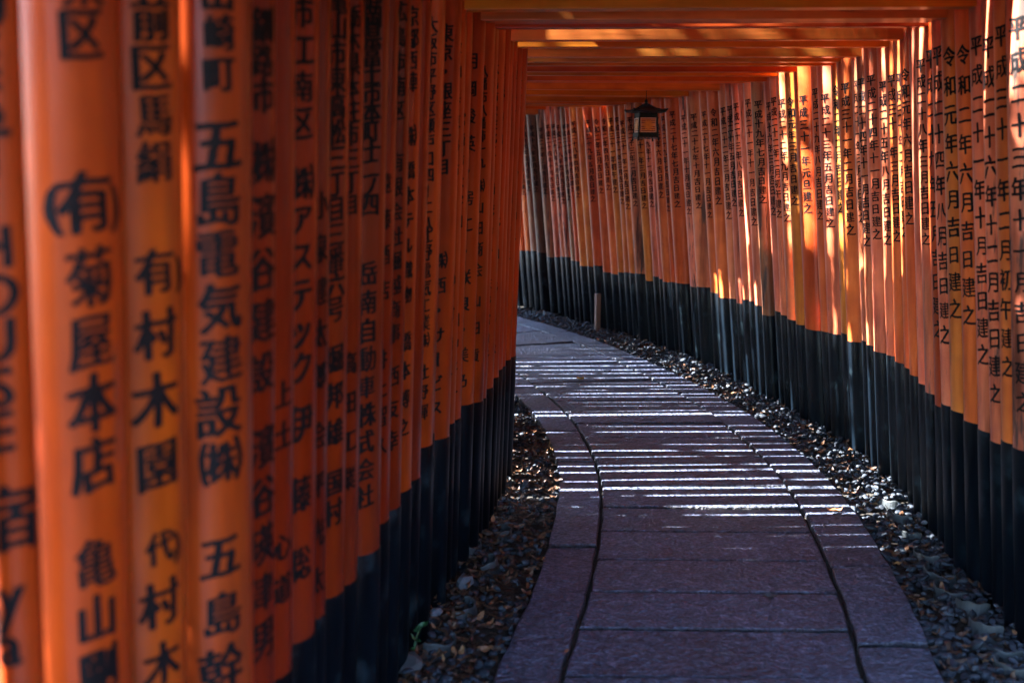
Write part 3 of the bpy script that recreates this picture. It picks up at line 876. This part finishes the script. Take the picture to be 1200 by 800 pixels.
# ------------------------------------------------------------------ half-buried curved edging tiles in front of the pillars
def edging_tile(px, py, towards, size, tilt, label, group):
    x, y = unproject(px, py, 0.0)
    bm = bmesh.new()
    n = 14; Ri, th, hh = size, 0.008, 0.030
    prof = [(-th / 2, -0.05), (-th / 2, hh - .004), (-th / 4, hh), (th / 4, hh), (th / 2, hh - .004), (th / 2, -0.05)]
    rings = []
    for k in range(n + 1):
        a = math.pi * (0.06 + 0.88 * k / n)
        sag = 0.012 * math.sin(k * 1.3) * .3
        rings.append([bm.verts.new(((Ri + p) * math.cos(a), -(Ri + p) * math.sin(a), q + sag)) for p, q in prof])
    for A, B in zip(rings, rings[1:]):
        for k in range(len(prof)):
            bm.faces.new((A[k], B[k], B[(k + 1) % len(prof)], A[(k + 1) % len(prof)]))
    bm.faces.new(rings[0]); bm.faces.new(rings[-1][::-1])
    bmesh.ops.recalc_face_normals(bm, faces=bm.faces[:])
    o = link_bm('edging_tile', bm, TILE)
    o.location = (x, y, -0.012); o.rotation_euler = (tilt, tilt * .6, towards)
    return tag(o, label, 'edging tile', group)
ET = [(1192, 778), (1176, 755), (1160, 732), (1142, 708), (1120, 689), (1107, 669), (1090, 649), (1070, 622), (1058, 603), (1044, 588)]
for i, (px, py) in enumerate(ET):
    edging_tile(px, py, R(-62 + rng.uniform(-14, 10)), rng.uniform(.062, .082), rng.uniform(-.22, .12),
                'grey curved edging tile half buried in gravel before the right pillars', 'edging tiles along the right pillars')
for i, (px, py) in enumerate([(586, 565), (582, 622), (566, 660), (536, 712), (508, 748), (545, 640)]):
    edging_tile(px, py, R(70 + rng.uniform(-25, 25)), rng.uniform(.06, .08), rng.uniform(-.2, .2),
                'curved edging tile among brown leaves before the left pillars', 'edging tiles along the left pillars')
for px, py in ((614, 360), (648, 366)):
    edging_tile(px, py, R(-20), .11, .1, 'curved edging tile in the gravel at the far bend', 'edging tiles at the far bend')

def rock(px, py, size, label, mat):
    x, y = unproject(px, py, 0.0)
    v = IV * np.array(size) * (1 + 0.18 * np.sin(IV[:, [1, 2, 0]] * 3 + px) + .1 * np.sin(IV[:, [2, 0, 1]] * 7 + py))
    o = link_mesh('stone', v, IF, mat, smooth=False); o.location = (x, y, 0.005); o.rotation_euler = (0, 0, px % 3)
    tag(o, label, 'stone')
PALE = simple('pale_bluish_stone', (0.045, 0.06, 0.075), (0.11, 0.135, 0.16), 16, .6, .004)
rock(544, 683, (.05, .03, .028), 'pale bluish stone chip among dark leaves before the left pillars', PALE)
rock(478, 780, (.06, .05, .035), 'pale stone beside the green sprout at the foot of the left pillars', TILE)

# ------------------------------------------------------------------ green sprout by the left pillars
x, y = unproject(486, 772)
sp = empty('green_sprout', (x, y, -0.02))
tag(sp, 'small green sprout growing from gravel by the left pillars', 'sprout')
bm = bmesh.new(); bm_tube(bm, [(0, 0, 0), (-.002, 0, .05), (.006, 0, .1), (.024, .01, .135)], [.004, .0035, .003, .002], 7)
link_bm('stem', bm, GREEN, sp, True)
for (px_, pz, a, L) in ((.03, .14, .3, .05), (.0, .09, 2.6, .045), (-.004, .055, 4.4, .035), (.012, .12, 5.3, .04)):
    v, f, _ = leaf_block(px_, 0, pz, L, L * .28, .5, a, (.3, -.4), 0)
    link_mesh('leaf', v, f, GREEN, sp, True)

# ------------------------------------------------------------------ short wooden stake at the right row
x, y = unproject(700, 384)
st = empty('wooden_stake', (x, y, -0.04), .3)
tag(st, 'short square wooden stake standing before the black pillar feet on the right', 'stake')
bm = bmesh.new(); bm_box(bm, (-.026, -.026, -.06), (.026, .026, .385), .004)
link_bm('post', bm, WOODSTAKE, st)
bm = bmesh.new(); bm_box(bm, (-.0275, -.0275, .386), (.0275, .0275, .402), .005)
link_bm('post_cap', bm, WOODSTAKE, st)

# ------------------------------------------------------------------ hanging lantern
def lantern(px, ly):
    cx = (px - 600) / F_PX * (ly * math.cos(PITCH) - .4 * math.sin(PITCH))
    L = empty('hanging_lantern', (cx, ly, 1.875), yaw_at(ly) + .05)
    tag(L, 'dark bronze lantern with tent roof hanging beneath the beams', 'lantern')
    L.scale = (.8, .8, .95)
    bm = bmesh.new()                                    # four-sided roof with a sweep up at the corners
    prof = [(.170, .228, .016), (.166, .236, .018), (.118, .246, .006), (.07, .262, .0), (.03, .287, .0), (.016, .297, .0)]
    rings = []
    for w, z, up in prof:
        ring = []
        for k in range(24):
            t = k / 24 * 4; sdx = int(t); q = (t - sdx) * 2 - 1
            p = [(q, -1), (1, q), (-q, 1), (-1, -q)][sdx]
            ring.append(bm.verts.new((p[0] * w, p[1] * w, z + up * abs(q) ** 3)))
        rings.append(ring)
    for A, B in zip(rings, rings[1:]):
        for k in range(24): bm.faces.new((A[k], A[(k + 1) % 24], B[(k + 1) % 24], B[k]))
    bm.faces.new(rings[0][::-1]); bm.faces.new(rings[-1])
    rf = link_bm('roof', bm, IRON, L)
    bm = bmesh.new()
    for sx, sy in ((1, 1), (1, -1), (-1, 1), (-1, -1)):
        bm_tube(bm, [(sx * .02, sy * .02, .296), (sx * .075, sy * .075, .264), (sx * .125, sy * .125, .249), (sx * .172, sy * .172, .255)], .006, 6)
    link_bm('roof_ridge', bm, IRON, rf)
    bm = bmesh.new()
    r_ = [(0.02, .296), (.022, .302), (.012, .308), (.017, .318), (.013, .328), (.004, .338)]
    rings = [[bm.verts.new((a * math.cos(k / 12 * math.tau), a * math.sin(k / 12 * math.tau), z)) for k in range(12)] for a, z in r_]
    for A, B in zip(rings, rings[1:]):
        for k in range(12): bm.faces.new((A[k], A[(k + 1) % 12], B[(k + 1) % 12], B[k]))
    bm.faces.new(rings[-1])
    link_bm('finial', bm, IRON, rf, True)
    bm = bmesh.new(); bm_tube(bm, [(0, 0, .334), (0, 0, .47)], .0035, 6)
    link_bm('chain', bm, IRON, L)
    wt, wb, zt, z0 = .083, .096, .228, .045             # tapering body: four corner posts, top rail, bottom rail
    for sx, sy in ((1, 1), (1, -1), (-1, 1), (-1, -1)):
        bm = bmesh.new(); bm_tube(bm, [(sx * wt, sy * wt, zt), (sx * wb, sy * wb, z0), (sx * (wb + .008), sy * (wb + .008), 0)], .009, 6)
        link_bm('corner_post', bm, IRON, L)
    bm = bmesh.new(); bm_box(bm, (-.09, -.09, .186), (.09, .09, .227), .003); link_bm('top_rail', bm, IRON, L)
    bm = bmesh.new(); bm_box(bm, (-.102, -.102, .03), (.102, .102, .068), .004)
    link_bm('bottom_rail', bm, IRON, L)
    bm = bmesh.new()
    for k in range(4):
        a = k * math.pi / 2
        for t in range(5):
            o0 = -.08 + t * .034
            p = [(o0, -.103), (o0 + .024, -.103)]
            q = [(math.cos(a) * u - math.sin(a) * v, math.sin(a) * u + math.cos(a) * v) for u, v in p]
            bm_tube(bm, [(*q[0], .022), (*q[1], .022)], .004, 5)
    link_bm('skirt_trim', bm, PALE, L)
    GOLD = simple('warm_paper_panel', (0.62, 0.30, 0.10), (0.75, 0.40, 0.15), 30, .5)
    CREST = simple('gold_crest', (0.55, 0.26, 0.04), (0.7, 0.36, 0.07), 30, .4)
    SLAT = simple('brown_slats', (0.16, 0.06, 0.04), (0.25, 0.10, 0.06), 30, .5)
    FRAME = simple('pale_panel_frame', (0.6, 0.5, 0.42), (0.72, 0.62, 0.52), 30, .45)
    for k in range(4):
        a = k * math.pi / 2
        def place(o):
            o.rotation_euler = (0, 0, a)
        bm = bmesh.new(); bm_box(bm, (-.078, -.087, .07), (.078, -.082, .186)); p = link_bm('panel', bm, GOLD, L); place(p)
        bm = bmesh.new()
        for z in (.082, .098, .114, .145, .16, .174): bm_box(bm, (-.07, -.0905, z - .0035), (.07, -.088, z + .0035))
        link_bm('lattice', bm, SLAT, p)
        bm = bmesh.new()
        for lo, hi in (((-.077, .071), (.077, .077)), ((-.077, .179), (.077, .185)), ((-.077, .0775), (-.071, .1785)), ((.071, .0775), (.077, .1785))):
            bm_box(bm, (lo[0], -.0955, lo[1]), (hi[0], -.089, hi[1]), .001)
        link_bm('panel_frame', bm, FRAME, p)
        bm = bmesh.new()
        for r0, r1, yy_ in ((.0, .033, -.094), (.037, .042, -.0935)):
            ring = []
            for rr, y_ in ((r1, -.0895), (r1, yy_), (r0, yy_)):
                ring.append([bm.verts.new((rr * math.cos(t / 24 * math.tau), y_, .128 + rr * math.sin(t / 24 * math.tau))) for t in range(24)])
            for A, B in zip(ring, ring[1:]):
                for t in range(24):
                    bm.faces.new((A[t], A[(t + 1) % 24], B[(t + 1) % 24], B[t]))
        bmesh.ops.remove_doubles(bm, verts=bm.verts[:], dist=1e-5)
        link_bm('crest', bm, CREST, p)
lantern(757, 8.5)
# ------------------------------------------------------------------ unseen trees added on the sunny side to shade both ends and dapple the middle
BARK = simple('grey_brown_bark', (0.05, 0.038, 0.03), (0.13, 0.10, 0.08), 8, .9, .02, 0, (1, 1, .2))
FOLIAGE = tinted('tree_leaves', [(0.0, (0.018, 0.04, 0.012)), (0.6, (0.04, 0.085, 0.022)), (1.0, (0.08, 0.13, 0.035))], 0.5, 0.4)
def tree(x, y, z, cz, rad3, n, label):
    root = empty('added_shade_tree', (x, y, z)); tag(root, label, 'tree', 'unseen trees added to shade the tunnel')
    bm = bmesh.new()
    bm_tube(bm, [(0, 0, -.3), (.05, .02, 1.2), (.0, .08, 2.4), (.06, .0, cz - z)], [.20, .16, .13, .07], 10)
    tips = []
    for k in range(9):
        a = k * 2.4; h = (cz - z) * rng.uniform(.5, .95)
        e = (math.cos(a) * rad3[0] * .75, math.sin(a) * rad3[1] * .75, h + rad3[2] * rng.uniform(-.2, .6))
        bm_tube(bm, [(0, .02, h * .75), (e[0] * .4, e[1] * .4, h * .9), e], [.07, .045, .015], 6)
    link_bm('trunk', bm, BARK, root, True)
    V, Fc, T = [], [], []
    clumps = []
    while len(clumps) < 64:
        p = nrs.uniform(-1, 1, 3)
        if .35 < np.linalg.norm(p) < 1: clumps.append((p, nrs.uniform(.18, .34), nrs.uniform(.1, .9)))
    for _ in range(n):
        p, cr, tn = clumps[nrs.randint(len(clumps))]
        d = nrs.normal(size=3); d *= nrs.rand() ** .4 / np.linalg.norm(d)
        c0 = (p + d * cr) * np.array(rad3) + [0, 0, cz - z]
        L = nrs.uniform(.11, .2); M = rot(*nrs.uniform(0, 6.28, 3))
        q = np.array([(-L / 2, 0, 0), (0, -L * .24, .015), (L / 2, 0, 0), (0, L * .24, .015)]) @ M.T + c0
        b = len(V); V += list(q); Fc.append((b, b + 1, b + 2, b + 3)); T += [min(1, max(0, tn + nrs.normal() * .12))] * 4
    o = link_mesh('crown', V, Fc, FOLIAGE, root)
    at = o.data.color_attributes.new('tone', 'FLOAT_COLOR', 'POINT'); T = np.array(T)
    at.data.foreach_set('color', np.column_stack([T, T, T, np.ones(len(T))]).astype(np.float32).ravel())
tree(-4.3, 2.55, -0.6, 4.4, (1.8, 2.3, 2.9), 27000, 'unseen broadleaf tree added outside the tunnel to shade its near end')
tree(-5.0, 13.6, -0.7, 5.2, (2.2, 3.1, 3.2), 15000, 'unseen broadleaf tree added outside the tunnel to shade its far bend')
tree(-5.6, 6.8, -0.8, 9.1, (2.0, 2.9, 1.6), 4200, 'unseen tall thin-crowned broadleaf tree added to dapple the middle of the tunnel')
